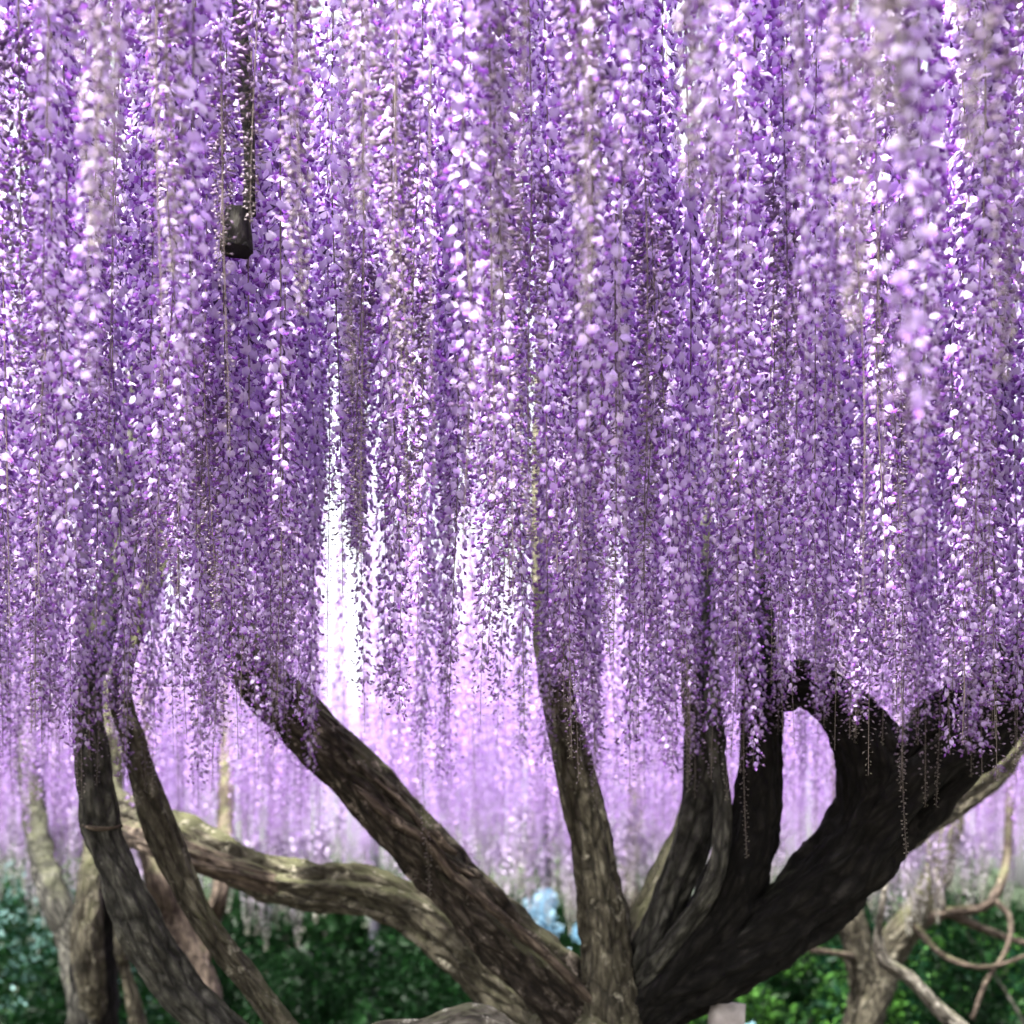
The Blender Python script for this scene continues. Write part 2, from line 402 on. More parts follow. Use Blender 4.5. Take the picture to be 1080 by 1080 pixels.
back_tree(910, 8.6, [('trunk', [(900, gy(8.6) + 20, 8.6, 80), (903, 1130, 8.6, 62), (915, 1060, 8.6, 56), (940, 1000, 8.6, 52), (970, 960, 8.6, 46), (995, 900, 9, 38), (1010, 800, 10.1, 30), (1010, 600, 12.3, 24)], None),
                     ('limb', [(915, 1060, 8.6, 44), (905, 1000, 8.5, 40), (895, 950, 8.5, 36), (890, 880, 9.12, 30), (885, 640, 11.8, 24)], None),
                     ('limb', [(960, 975, 8.6, 30), (1000, 962, 8.5, 15), (1035, 958, 8.5, 14), (1052, 940, 8.5, 13), (1062, 900, 8.9, 12), (1066, 800, 10, 11)], BARK_TAN),
                     ('limb', [(1000, 963, 8.5, 13), (1050, 985, 8.6, 11), (1100, 1000, 8.7, 10)], BARK_TAN), ('limb', [(965, 975, 8.5, 12), (985, 1000, 8.3, 9), (1010, 1015, 8.2, 8), (1045, 1020, 8.1, 7), (1090, 1005, 8.0, 6)], BARK_TAN), ('limb', [(1048, 948, 8.5, 9), (1065, 968, 8.3, 8), (1062, 1000, 8.2, 7), (1040, 1035, 8.1, 7), (1025, 1075, 8.0, 6)], BARK_TAN), ('limb', [(905, 1010, 8.5, 12), (880, 1005, 8.3, 9), (850, 1000, 8.2, 8), (835, 985, 8.2, 6)], BARK_TAN), ('limb', [(995, 962, 8.5, 10), (990, 935, 8.5, 9), (980, 905, 8.6, 8), (978, 850, 8.8, 7)], BARK_PALE)],
          BARK_MOSS, 'olive trunk behind the black limb with looping pale branches at right', 60)
back_tree(1075, 6.6, [('trunk', [(1110, gy(6.6) + 20, 6.6, 60), (1085, 1200, 6.6, 36), (1030, 1105, 6.6, 26), (990, 1065, 6.6, 21), (958, 1030, 6.6, 20), (932, 1014, 6.6, 20), (926, 985, 6.6, 12), (934, 930, 6.6, 9), (945, 830, 7.77, 7), (950, 650, 9.75, 6)], None)],
          BARK_PALE, 'thin pale bent trunk low at the right', 70)
back_tree(660, 10.5, [('trunk', [(690, gy(10.5) + 20, 10.5, 60), (690, 1060, 10.5, 50), (672, 980, 10.5, 38), (660, 930, 10.5, 30), (668, 880, 11.1, 24), (672, 720, 12.9, 18)], None),
                      ('limb', [(685, 1020, 10.5, 30), (706, 950, 10.6, 20), (720, 905, 10.6, 17), (730, 720, 13, 14)], None)],
          BARK_MOSS, 'yellow-olive trunk seen in the gap right of the upright limb', 80)

# ---- pale prop under the black limb
pp = W(766, HOR, 4.42); pp[2] = 0
rows = []
top_z = W(766, 1058, 4.42)[2]
for i in range(14):
    z = -0.1 + (top_z + 0.1) * i / 13
    rows.append((pp[0] + 0.004 * math.sin(i), pp[1], z, 0.060 + 0.003 * math.sin(i * 1.9)))
v, t, g, _ = tube(rows, 0.04, 24, 0.04, 0.02, 31)
prop = link('prop_post', mesh_from('prop_post', v - pp, t, extra=g, smooth=True), PROP)
prop.location = pp
tag(prop, 'pale grey wooden prop standing under the black limb', 'post')

# ------------------------------------------------------------------ the trellis
ROOF = 3.55
tz = empty('trellis', (0, 7, 0))
tag(tz, 'trellis roof of dark beams and wires carrying the hanging wisteria', 'trellis')
def bar(name, p, q, r, mat, sides=8):
    p, q = np.array(p, float), np.array(q, float)
    rows = [(*(p + (q - p) * f), r) for f in np.linspace(0, 1, 4)]
    v, t, g, _ = tube(rows, 1.0, sides, 0.05, 0.02, 3)
    return link(name, mesh_from(name, v - np.array(tz.location), t, extra=g, smooth=True), mat, tz)
YN, YF, XL, XR = 0.9, 15.4, -7.0, 7.0
for k, y in enumerate(np.linspace(YN, YF, 9)):
    bar('wire', (XL, y, ROOF + 0.06), (XR, y, ROOF + 0.06), 0.005, POLE, 5)
for x in (-6.6, -3.6, 3.6, 6.6):
    bar('beam', (x, YN - 0.2, ROOF + 0.14), (x, YF + 0.2, ROOF + 0.14), 0.045, TIMBER)
for x, y in ((-6.6, 3.0), (6.6, 3.0), (-6.6, 9), (6.6, 9), (-6.6, 15.2), (6.6, 15.2), (W(576, 0, 13.2)[0], 13.2), (W(395, 0, 15.2)[0], 15.2)):
    bar('post', (x, y, -0.1), (x, y, ROOF + 0.12), 0.05, POLE, 12)
# a short square timber hanging down from the roof
h0 = W(251, 265, 2.62)
hb = 0.5 * 36 / F * 2.62
zb, zt = h0[2], ROOF + 0.1
def box(x0, x1, y0, y1, z0, z1):
    v = np.array([(x, y, z) for x in (x0, x1) for y in (y0, y1) for z in (z0, z1)], float)
    q = [(0, 1, 3, 2), (4, 6, 7, 5), (0, 4, 5, 1), (2, 3, 7, 6), (0, 2, 6, 4), (1, 5, 7, 3)]
    t = [(a, b, c) for a, b, c, d in q] + [(a, c, d) for a, b, c, d in q]
    return v, np.array(t)
v, t, gr, _ = tube([(h0[0] + 0.004 * math.sin(9 * z), h0[1], z, hb * 0.88 + 0.004 * math.sin(31 * z)) for z in np.linspace(zb, W(251, 222, 2.62)[2], 9)] , 0.01, 40, 0.16, 0.08, 6)
v2, t2, gr2, _ = tube([(h0[0] + 0.022 * math.sin(5 * z), h0[1] + 0.02 * math.cos(4 * z), z, 0.013 + 0.003 * math.sin(17 * z)) for z in np.linspace(W(251, 226, 2.62)[2], zt, 12)], 0.03, 12, 0.3, 0.15, 4)
t = np.concatenate([t, t2 + len(v)]); v = np.concatenate([v, v2]); gr = np.concatenate([gr, gr2])
ho = link('hanging_stub', mesh_from('hanging_stub', v - np.array(tz.location), t, extra=gr, smooth=True), BARK_GREY, tz)
ho['label'] = 'short dark sawn-off wood stub hanging on a thin stem among the flowers'
SOLIDS.append((np.array([(h0[0], h0[1] - dy, z) for z in np.linspace(zb, zt, 20) for dy in (0, 0.12, 0.24)]), np.full(60, hb * 0.9)))
# vine stems lying on the roof
for k in range(14):
    x, y = random.uniform(-4.5, 4.5), random.uniform(1.4, 3.6)
    a = random.uniform(-0.7, 0.7) + (0 if k % 2 else math.pi / 2)
    L = random.uniform(1.5, 3.5)
    rows = []
    for i in range(7):
        f = i / 6 - 0.5
        rows.append((x + math.cos(a) * L * f + random.uniform(-.08, .08), y + math.sin(a) * L * f + random.uniform(-.08, .08), ROOF + random.uniform(-0.02, 0.05), 0.028 * (1 - 0.6 * abs(f))))
    v, t, g, _ = tube(rows, 0.08, 8, 0.2, 0.1, k)
    link('vine_stem', mesh_from('vine_stem', v - np.array(tz.location), t, extra=g, smooth=True), BARK, tz)

# ------------------------------------------------------------------ wisteria racemes
PALE = np.array([0.88, 0.80, 0.97]); LAV = np.array([0.59, 0.345, 0.88]); VIO = np.array([0.25, 0.042, 0.43]); DEEP = np.array([0.055, 0.015, 0.10])
BUDC = np.array([0.24, 0.14, 0.30]); BUDG = np.array([0.30, 0.27, 0.25]); STC = np.array([0.15, 0.12, 0.10])

def unit(v):
    return v / np.linalg.norm(v, axis=-1, keepdims=True)

def raceme(L, bloom, lod, seed, rad=0.030, thick=1.0, pale=1.4, budc=BUDC, tail=(0.30, 0.24, 0.26), fl=0.0120, dens=1.0):
    """one hanging raceme, top at the origin. lod 0: full petals, 1: folded petals. Returns three (verts, tris, cols): stalk, blossoms, buds"""
    g = np.random.default_rng(seed)
    tail = np.array(tail)
    # centre line
    a1, a2, p1, p2 = g.uniform(0.004, 0.016), g.uniform(0.002, 0.008), g.uniform(0, 6.28), g.uniform(0, 6.28)
    def cl(s):
        s = np.asarray(s)
        return np.stack([a1 * np.sin(2.2 * s + p1) + a2 * np.sin(7 * s + p2) - a1 * np.sin(p1) - a2 * np.sin(p2),
                         a1 * np.cos(2.5 * s + p2) + a2 * np.sin(6 * s + p1) - a1 * np.cos(p2) - a2 * np.sin(p1), -s], -1)
    # stalk: three-sided
    ns = 18 if lod == 0 else 7
    ss = np.linspace(0, L, ns)
    C = cl(ss)
    rr = np.interp(ss, [0, L * 0.6, L], [0.0022, 0.0016, 0.0007])
    th = np.array([0, 2.094, 4.189])
    v = C[:, None, :] + rr[:, None, None] * np.stack([np.cos(th), np.sin(th), 0 * th], -1)[None]
    v = v.reshape(-1, 3)
    idx = np.arange(ns * 3).reshape(ns, 3); nx = np.roll(idx, -1, 1)
    a, b, c, d = idx[:-1].ravel(), nx[:-1].ravel(), nx[1:].ravel(), idx[1:].ravel()
    stalk = (v, np.concatenate([np.stack([a, b, c], 1), np.stack([a, c, d], 1)]), np.tile(STC, (len(v), 1)) * g.uniform(0.8, 1.3))
    # florets
    pitch = (0.0050 if lod == 0 else 0.0082) / dens
    s = np.arange(0.02, L * bloom, pitch)
    s = s + g.uniform(-0.3, 0.3, len(s)) * pitch
    n = len(s)
    ph = np.arange(n) * 2.399 + g.uniform(-0.6, 0.6, n)
    size = np.interp(s / L, [0, bloom * 0.55, bloom], [1.0, 0.92, 0.5]) * g.uniform(0.8, 1.2, n)
    if lod: size = size * 1.12
    R = fl * size
    rd = rad * np.interp(s / L, [0, bloom * 0.6, bloom], [1.0, 0.9, 0.55]) * g.uniform(0.6, 1.15, n)
    o = np.stack([np.cos(ph), np.sin(ph), g.uniform(-0.45, 0.25, n)], -1); o = unit(o)
    P = cl(s) + o * rd[:, None]
    up = np.zeros((n, 3)); up[:, 2] = 1; up += g.normal(0, 0.33, (n, 3))
    nrm = unit(o + g.normal(0, 0.35, (n, 3)))
    sd_ = unit(np.cross(up, nrm)); u = np.cross(nrm, sd_)
    br = g.uniform(0.78, 1.12, n)[:, None]
    mixc = g.beta(2.0, pale, n)[:, None] * np.clip(1.15 - 0.55 * (s / (L * bloom)), 0, 1)[:, None]
    ban = (LAV * (1 - mixc) + PALE * mixc) * br
    key = (VIO * 0.75 + DEEP * 0.25) * g.uniform(0.7, 1.5, n)[:, None]
    def pt(x, y, z):
        return P + R[:, None] * (x * sd_ + y * u + z * nrm)
    vs, cs, tr = [], [], []
    if lod == 0:
        fold = g.uniform(0.1, 1.0, (n, 1))                # how far the banner petal is folded back along its crease
        asp = g.uniform(0.7, 1.05, (n, 1))
        outer = [(0, -0.75, 0.1), (0.55, -0.5, 0.0), (0.95, 0.05, -0.45), (0.85, 0.62, -0.6), (0.38, 1.0, -0.5), (0.0, 0.72, -0.12), (-0.38, 1.0, -0.5), (-0.85, 0.62, -0.6), (-0.95, 0.05, -0.45), (-0.55, -0.5, 0.0)]
        vs.append(pt(0, 0.12, 0.2)); cs.append(ban * 0.95 + 0.03)
        for k, q in enumerate(outer):
            j = g.uniform(-0.16, 0.16, (n, 1)); j2 = g.uniform(-0.22, 0.22, (n, 1))
            vs.append(pt(q[0] * asp * (1 + j), q[1] * (1 - j), q[2] * fold * 1.3 + j2)); cs.append(key * 1.3 if k == 0 else (ban * (0.72 if k in (1, 9) else g.uniform(0.86, 1.06, (n, 1)))))
        T = [(0, 1 + k, 1 + (k + 1) % 10) for k in range(10)]
        # two wings round the dark keel
        kb = len(vs)
        wing = key * 0.55 + LAV * 0.40 * br
        for q, cc in (((0, -0.55, 0.15), key), ((0.05, -0.95, 1.25), key * 0.8), ((0.50, -0.50, 0.75), wing), ((-0.50, -0.55, 0.75), wing), ((0, -1.2, 0.6), key * 0.6), ((0.30, -1.0, 1.05), wing), ((-0.30, -1.0, 1.0), wing)):
            vs.append(pt(*q)); cs.append(cc)
        T += [(kb, kb + 2, kb + 5), (kb, kb + 6, kb + 3), (kb, kb + 1, kb + 4), (kb, kb + 5, kb + 4), (kb, kb + 4, kb + 6), (kb + 4, kb + 5, kb + 1), (kb + 4, kb + 1, kb + 6)]
    else:
        for q, cc in (((0, -0.8, 0.15), key), ((0.9, 0.1, -0.5), ban), ((0.0, 1.0, -0.15), ban), ((-0.9, 0.1, -0.4), ban * 0.85)):
            vs.append(pt(*q)); cs.append(cc)
        T = [(0, 1, 2), (0, 2, 3)]
        kb = 4
        for q, cc in (((0, -0.4, 0.1), key), ((0.35, -1.0, 0.9), key), ((-0.35, -1.1, 0.8), key * 0.8)):
            vs.append(pt(*q)); cs.append(cc)
        T += [(4, 5, 6)]
    if lod == 0:                                   # calyx and pedicel
        kb = len(vs)
        Q = cl(s - rd * 0.25)
        B = P - 0.25 * R[:, None] * nrm
        for arr, cc in ((Q, STC * 1.2), (B + 0.0014 * sd_, DEEP), (B - 0.0014 * sd_, DEEP), (B + 0.48 * R[:, None] * u - 0.2 * R[:, None] * nrm, DEEP * 0.8), (B - 0.40 * R[:, None] * u + 0.25 * R[:, None] * sd_, DEEP * 1.1), (B - 0.40 * R[:, None] * u - 0.25 * R[:, None] * sd_, DEEP * 1.1)):
            vs.append(arr); cs.append(np.tile(cc, (n, 1)))
        T += [(kb, kb + 1, kb + 2), (kb + 3, kb + 4, kb + 5)]
    m = len(vs)
    V = np.stack(vs, 1).reshape(-1, 3); Cc = np.stack(cs, 1).reshape(-1, 3)
    TT = (np.arange(n)[:, None, None] * m + np.array(T)[None]).reshape(-1, 3)
    bloss = (V, TT, np.clip(Cc, 0, 0.95))
    # buds of the tail
    s = np.arange(L * bloom * 0.94, L, (0.0048 if lod == 0 else 0.010) / thick ** 2)
    n = len(s)
    ph = np.arange(n) * 2.399 + g.uniform(-0.6, 0.6, n)
    f = np.clip((s - L * bloom) / (L * (1 - bloom) + 1e-6), 0, 1)
    ln = np.interp(f, [0, 0.4, 1], [0.013, 0.009, 0.0045]) * g.uniform(0.8, 1.25, n) * (1.15 if lod else 1) * thick
    rd = np.interp(f, [0, 0.25, 0.6, 1], [0.024, 0.013 * thick, 0.009 * thick, 0.003]) * g.uniform(0.6, 1.2, n)
    o = unit(np.stack([np.cos(ph), np.sin(ph), g.uniform(-0.5, 0.2, n)], -1))
    A = cl(s); P = A + o * rd[:, None]
    dr = unit(o + np.stack([0 * ph, 0 * ph, g.uniform(-0.6, 0.7, n)], -1) + g.normal(0, 0.2, (n, 3)))
    q1 = unit(np.cross(dr, [0.2, 0.3, 1.0])); q2 = np.cross(dr, q1)
    bc = (budc * (1 - f[:, None]) + tail * f[:, None]) * g.uniform(0.6, 1.3, n)[:, None]
    wd = (ln * 0.24)[:, None]
    vs = [P, P + dr * ln[:, None], P + dr * (ln * 0.5)[:, None] + q1 * wd, P + dr * (ln * 0.5)[:, None] - 0.5 * q1 * wd + 0.87 * q2 * wd, P + dr * (ln * 0.5)[:, None] - 0.5 * q1 * wd - 0.87 * q2 * wd]
    cs = [bc * 0.5, bc * 1.2, bc, bc, bc]
    T = [(0, 2, 3), (0, 3, 4), (0, 4, 2), (1, 3, 2), (1, 4, 3), (1, 2, 4)]
    if lod:
        vs, cs, T = [vs[0], vs[1], vs[2], vs[3]], cs[:4], [(0, 2, 1), (0, 3, 1)]
    k0 = len(vs)
    vs += [A, P + q1 * 0.0007, P - q1 * 0.0007]; cs += [np.tile(STC, (n, 1))] * 3
    T = T + [(k0, k0 + 1, k0 + 2)]
    m = len(vs)
    V = np.stack(vs, 1).reshape(-1, 3); Cc = np.stack(cs, 1).reshape(-1, 3)
    TT = (np.arange(n)[:, None, None] * m + np.array(T)[None]).reshape(-1, 3)
    return stalk, bloss, (V, TT, np.clip(Cc, 0, 0.95))

# ---- where they hang
def density(x, y):
    d = y
    base_n = np.interp(d, [0.9, 1.2, 1.8, 2.4, 3.0, 3.9, 4.3, 4.8, 5.8, 7.0, 15], [3, 8, 22, 50, 96, 112, 64, 34, 28, 27, 27])
    return base_n * (0.65 + 0.7 * (0.5 + 0.5 * noise.noise(Vector((x * 1.7, y * 1.7, 3.3)))))
# lanes without flowers, where the bright sky shows through: (pixel column seen from the camera, width, from, to)
LANES = [(362, 56, 4.3, 12.6), (70, 34, 4.3, 7.0), (538, 30, 4.4, 9.6), (500, 44, 4.2, 7.0), (655, 22, 5.2, 8.2), (182, 28, 4.4, 9.0), (258, 32, 4.3, 6.0), (425, 34, 4.1, 6.4)]
# in front of them the racemes are shorter: (pixel column, width, row of their lower ends)
SHORT = [(360, 52, 590), (538, 32, 650), (500, 44, 555), (655, 28, 590), (182, 30, 600), (425, 24, 570), (848, 60, 752), (76, 40, 430)]
def shorten(x, y, L):
    p = x / y * F + 540
    for c, wd, row in SHORT:
        if 2.2 < y < 4.5 and abs(p - c) < wd * 0.5 + 0.03 / y * F and rs.random() < (0.95 if c == 848 else 0.45 if c == 76 else 0.58):
            return min(L, ROOF - (CAM_Z + (HOR - row - rs.uniform(-40, 45)) / F * y))
    return L
def in_lane(x, y):
    p = x / y * F + 540
    for c, wd, a, b in LANES:
        wob = 0.22 * wd * math.sin(y * 2.1 + c) + 0.15 * wd * math.sin(y * 5.3 + c)
        if a < y < b:
            e = abs(p - c - wob) - wd * 0.5 - 0.018 / y * F
            if e < 0 and rs.random() < 0.84: return True
            if e < 0.05 / y * F and rs.random() < 0.45: return True
    return False

ALLC = np.concatenate([c for c, r in SOLIDS]); ALLR = np.concatenate([r for c, r in SOLIDS])
def blocked(x, y, zb):
    m = (ALLC[:, 2] > zb - 0.02) & (ALLC[:, 2] < ROOF)
    dd = np.hypot(ALLC[m, 0] - x, ALLC[m, 1] - y) - ALLR[m]
    return dd.size and dd.min() < 0.035

cells = {}
def too_close(x, y, md):
    i, j = int(math.floor(x / 0.12)), int(math.floor(y / 0.12))
    for a in (-1, 0, 1):
        for b in (-1, 0, 1):
            for (p, q) in cells.get((i + a, j + b), ()):
                if (p - x) ** 2 + (q - y) ** 2 < md * md: return True
    return False
def occupy(x, y):
    cells.setdefault((int(math.floor(x / 0.12)), int(math.floor(y / 0.12))), []).append((x, y))

spots = []
rs = random.Random(5)
DMAX = 151.0
for _ in range(int(DMAX * 15 * 15)):
    y = rs.uniform(1.05, 15.2)
    hw = 0.364 * y + 0.9
    x = rs.uniform(-7.0, 7.0)
    if abs(x) > hw: continue
    if rs.random() > density(x, y) / DMAX: continue
    mL = float(np.interp(y, [2.0, 3.0, 4.2, 6, 9, 15], [1.42, 1.61, 1.66, 1.66, 1.68, 1.68]))
    L = shorten(x, y, min(mL + 0.13, max(1.0, rs.gauss(mL + (0.05 if 2.8 < y < 4.6 and (x / y * F > 230 or x / y * F < -330) else 0), 0.11 if y < 2.5 else 0.065))))
    z0 = ROOF + rs.uniform(-0.04, 0.05)
    if in_lane(x, y) or too_close(x, y, 0.075 if y < 5 else 0.06): continue
    if L < 0.35: continue
    if y < 2.55 and rs.random() < 0.8 and abs(x / y * F + 540 - 251) < 10 + 0.02 / y * F and HOR - (z0 - L - CAM_Z) / y * F > 215: continue   # the block is not covered
    if blocked(x, y, z0 - L): continue
    occupy(x, y)
    spots.append((x, y, z0, L))
print('racemes', len(spots))

# special ones: the long tips that hang clear of the curtain
SPECIAL = [(345, 735, 3.25, 'lone thin raceme of dark buds dangling against the white sky gap', 0.25, 1),
           (955, 905, 3.7, 'long bare bud tip hanging lowest before the massive black limb', 0.62, 0),
           (985, 850, 3.75, 'second bud tip hanging right of the lowest one before the massive black limb', 0.64, 0),
           (782, 905, 3.75, 'pale bud tip hanging lowest before the black upright limb', 0.66, 0),
           (725, 835, 3.8, 'dark bud tip hanging before the dark grey-brown limb', 0.64, 0),
           (458, 945, 4.25, 'short pale tuft of buds caught on the thick cracked limb', 0.75, 0)]
TAILS = [(92, 265, 1.5), (160, 300, 1.9), (312, 335, 1.9), (395, 225, 1.7), (412, 425, 2.2), (520, 330, 1.7), (562, 575, 2.4), (622, 345, 1.9), (680, 615, 2.6), (735, 215, 1.45),
         (893, 345, 1.3), (912, 130, 1.2), (968, 160, 1.35), (1050, 405, 1.5), (1040, 180, 1.25), (822, 480, 2.5), (205, 640, 2.9), (440, 565, 2.6), (940, 605, 2.7), (632, 690, 2.9), (30, 420, 2.3), (215, 690, 3.1), (385, 560, 2.9)]
TAILS += [(268, 235, 2.4), (228, 272, 2.5)]
near = []
inview = [(s_, (s_[1])) for s_ in spots if abs(s_[0] / s_[1] * F) < 575]
inview.sort(key=lambda q: q[1])
N_IND = 268
ind = [q[0] for q in inview[:N_IND]]
indset = set(ind)
print('individual racemes to', ind[-1][1])

def part_objs(parts, parent):
    for nm, (v, t, c), mt in zip(('stalk', 'blossoms', 'buds'), parts, (STEM, PETAL, BUD)):
        link(nm, mesh_from(nm, v, t, c), mt, parent)

NV = 16
protos = [None] * NV
PRM = [(1.45, rs.uniform(0.50, 0.72), (0.34, 0.30, 0.29)) for k in range(6)] + [(1.47, rs.uniform(0.86, 1.0), (0.30, 0.25, 0.27) if k % 3 else (0.33, 0.31, 0.22)) for k in range(10)]
SHARED = 'long lilac wisteria raceme with grey-mauve bud tail hanging in the near flower curtain'
for i, (x, y, z0, L) in enumerate(ind):
    k = i % 6 if (y < 2.5 and i % 2) else 6 + i % 10
    if protos[k] is None:
        r = empty('wisteria_raceme', (x, y, z0))
        part_objs(raceme(PRM[k][0], PRM[k][1], 0, 100 + k, tail=PRM[k][2], fl=0.0142, rad=0.032, dens=0.86, pale=1.05), r)
        protos[k] = (r, list(r.children))
    else:
        src, kids = protos[k]
        r = src.copy(); COL.objects.link(r); r.location = (x, y, z0)
        for ch in kids:
            c = ch.copy(); COL.objects.link(c); c.parent = r
    sx = rs.uniform(0.85, 1.18)
    r.scale = (sx, sx, L / PRM[k][0])
    r.rotation_euler = (rs.uniform(-0.012, 0.012), rs.uniform(-0.012, 0.012), rs.uniform(0, 6.28))
    tag(r, SHARED, 'flower cluster', 'racemes of the near flower curtain')
for i, (px, py, d) in enumerate(TAILS):
    p = W(px, py, d)
    L = ROOF - p[2]
    r = empty('wisteria_raceme', (p[0], p[1], ROOF))
    part_objs(raceme(L, 1 - rs.uniform(0.32, 0.46), 0, 700 + i, tail=(0.33, 0.285, 0.275), thick=1.6), r)
    tag(r, 'raceme hanging close by, ending in a long greyish tail of unopened buds', 'flower cluster', 'grey tailed racemes close by')
for i, (px, py, d, lab, bl, thin) in enumerate(SPECIAL):
    p = W(px, py, d)
    L = ROOF - p[2]
    r = empty('wisteria_raceme', (p[0], p[1], ROOF))
    part_objs(raceme(L, bl, 0, 900 + i, tail=(0.10, 0.08, 0.08) if thin else (0.40, 0.36, 0.28), rad=0.03), r)
    tag(r, lab, 'flower cluster')

# the rest of them, further back and beyond the frame: one mass
vars_ = []
for k in range(16):
    bl = RNG.uniform(0.82, 1.0)
    st, bo, bu = raceme(1.47, bl, 1, 300 + k, tail=(0.33, 0.28, 0.30) if k % 4 else (0.36, 0.34, 0.24))
    v = np.concatenate([st[0], bo[0], bu[0]]); c = np.concatenate([st[2], bo[2], bu[2]])
    t = np.concatenate([st[1], bo[1] + len(st[0]), bu[1] + len(st[0]) + len(bo[0])])
    mtl = np.concatenate([np.full(len(st[1]), 1), np.full(len(bo[1]), 0), np.full(len(bu[1]), 1)])
    vars_.append((v, t, c, mtl))
rest = [s_ for s_ in spots if s_ not in indset]
# long greenish tips that hang low in the background
NLOW = 0
LOW = [(RNG.uniform(-20, 1100), RNG.uniform(935, 985), RNG.uniform(8.0, 12)) for k in range(80)]
for (px, py, d) in LOW + list(((240, 962, 9.2), (555, 952, 10.8), (577, 975, 9.8), (512, 945, 11), (925, 965, 8.6), (955, 985, 8.2), (985, 955, 9.4), (1022, 968, 9), (1060, 960, 9.5), (712, 955, 10.5), (684, 960, 10), (80, 985, 8), (35, 965, 9), (262, 985, 9.5), (283, 1002, 9), (292, 975, 9.4), (300, 962, 9.0), (322, 998, 8.6), (520, 962, 11), (533, 950, 11.5), (548, 968, 10), (563, 985, 9.5), (600, 965, 10.5), (612, 975, 10),
                    (972, 975, 8), (945, 960, 9), (940, 990, 9.5), (1010, 955, 10), (1035, 945, 10), (700, 940, 11), (690, 930, 12), (50, 960, 9), (62, 985, 8.5), (20, 940, 10))):
    p = W(px, py, d)
    rest.append((p[0], p[1], ROOF, ROOF - p[2])); NLOW += 1
vars0 = []
for k in range(8):
    bl = RNG.uniform(0.86, 1.0)
    st, bo, bu = raceme(1.47, bl, 0, 400 + k, tail=(0.30, 0.25, 0.27))
    v = np.concatenate([st[0], bo[0], bu[0]]); c = np.concatenate([st[2], bo[2], bu[2]])
    t = np.concatenate([st[1], bo[1] + len(st[0]), bu[1] + len(st[0]) + len(bo[0])])
    vars0.append((v, t, c, np.concatenate([np.full(len(st[1]), 1), np.full(len(bo[1]), 0), np.full(len(bu[1]), 1)])))
varsT = []
for k in range(4):                                   # greenish tails of the ones that hang low in the background
    st, bo, bu = raceme(1.47, 0.80, 1, 450 + k, tail=(0.60, 0.60, 0.47), thick=2.5, budc=np.array([0.60, 0.48, 0.72]))
    v = np.concatenate([st[0], bo[0], bu[0]]); c = np.concatenate([st[2], bo[2], bu[2]])
    t = np.concatenate([st[1], bo[1] + len(st[0]), bu[1] + len(st[0]) + len(bo[0])])
    varsT.append((v, t, c, np.concatenate([np.full(len(st[1]), 1), np.full(len(bo[1]), 0), np.full(len(bu[1]), 1)])))
VV, TT, CC, MM, off = [], [], [], [], 0
for i, (x, y, z0, L) in enumerate(rest):
    v, t, c, mtl = vars_[i % 16] if i < len(rest) - NLOW else varsT[i % 4]
    if y < 4.4: v, t, c, mtl = vars0[i % 8]
    a = rs.uniform(0, 6.28); sx = rs.uniform(0.85, 1.2)
    ca, sa = math.cos(a) * sx, math.sin(a) * sx
    q = np.stack([v[:, 0] * ca - v[:, 1] * sa + x, v[:, 0] * sa + v[:, 1] * ca + y, v[:, 2] * (L / 1.47) + z0], 1)
    VV.append(q.astype(np.float32)); TT.append(t + off); CC.append((c * rs.uniform(0.88, 1.1)).astype(np.float32)); MM.append(mtl); off += len(v)
VV, TT, CC, MM = np.concatenate(VV), np.concatenate(TT), np.clip(np.concatenate(CC), 0, 0.95), np.concatenate(MM)
print('mass tris', len(TT), 'racemes', len(rest))
me = mesh_from('wisteria_racemes', VV, TT, CC)
mass = link('wisteria_blossom', me, PETAL)
me.materials.append(BUD)
me.polygons.foreach_set('material_index', MM.astype(np.int32))
tag(mass, 'soft lilac mass of wisteria racemes receding under the trellis behind the tree', 'wisteria', None, 'stuff')
del VV, TT, CC, MM

# ------------------------------------------------------------------ bushes beyond
def leaf_cloud(n, gen, size, c0, c1, g, power=1.6):
    P = gen(n)
    o = unit(g.normal(0, 1, (n, 3)) + [0, 0, 0.5]); s_ = unit(np.cross(o, g.normal(0, 1, (n, 3)))); u = np.cross(o, s_)
    L = size * g.uniform(0.6, 1.35, n)[:, None]
    vs = [P - u * L, P + s_ * L * 0.42 + o * L * 0.12, P + u * L, P - s_ * L * 0.42 + o * L * 0.12]
    mix = g.uniform(0, 1, n)[:, None] ** power
    c = c0 * (1 - mix) + c1 * mix
    V = np.stack(vs, 1).reshape(-1, 3); C = np.repeat(c, 4, 0)
    T = (np.arange(n)[:, None, None] * 4 + np.array([(0, 1, 2), (0, 2, 3)])[None]).reshape(-1, 3)
    return V, T, C

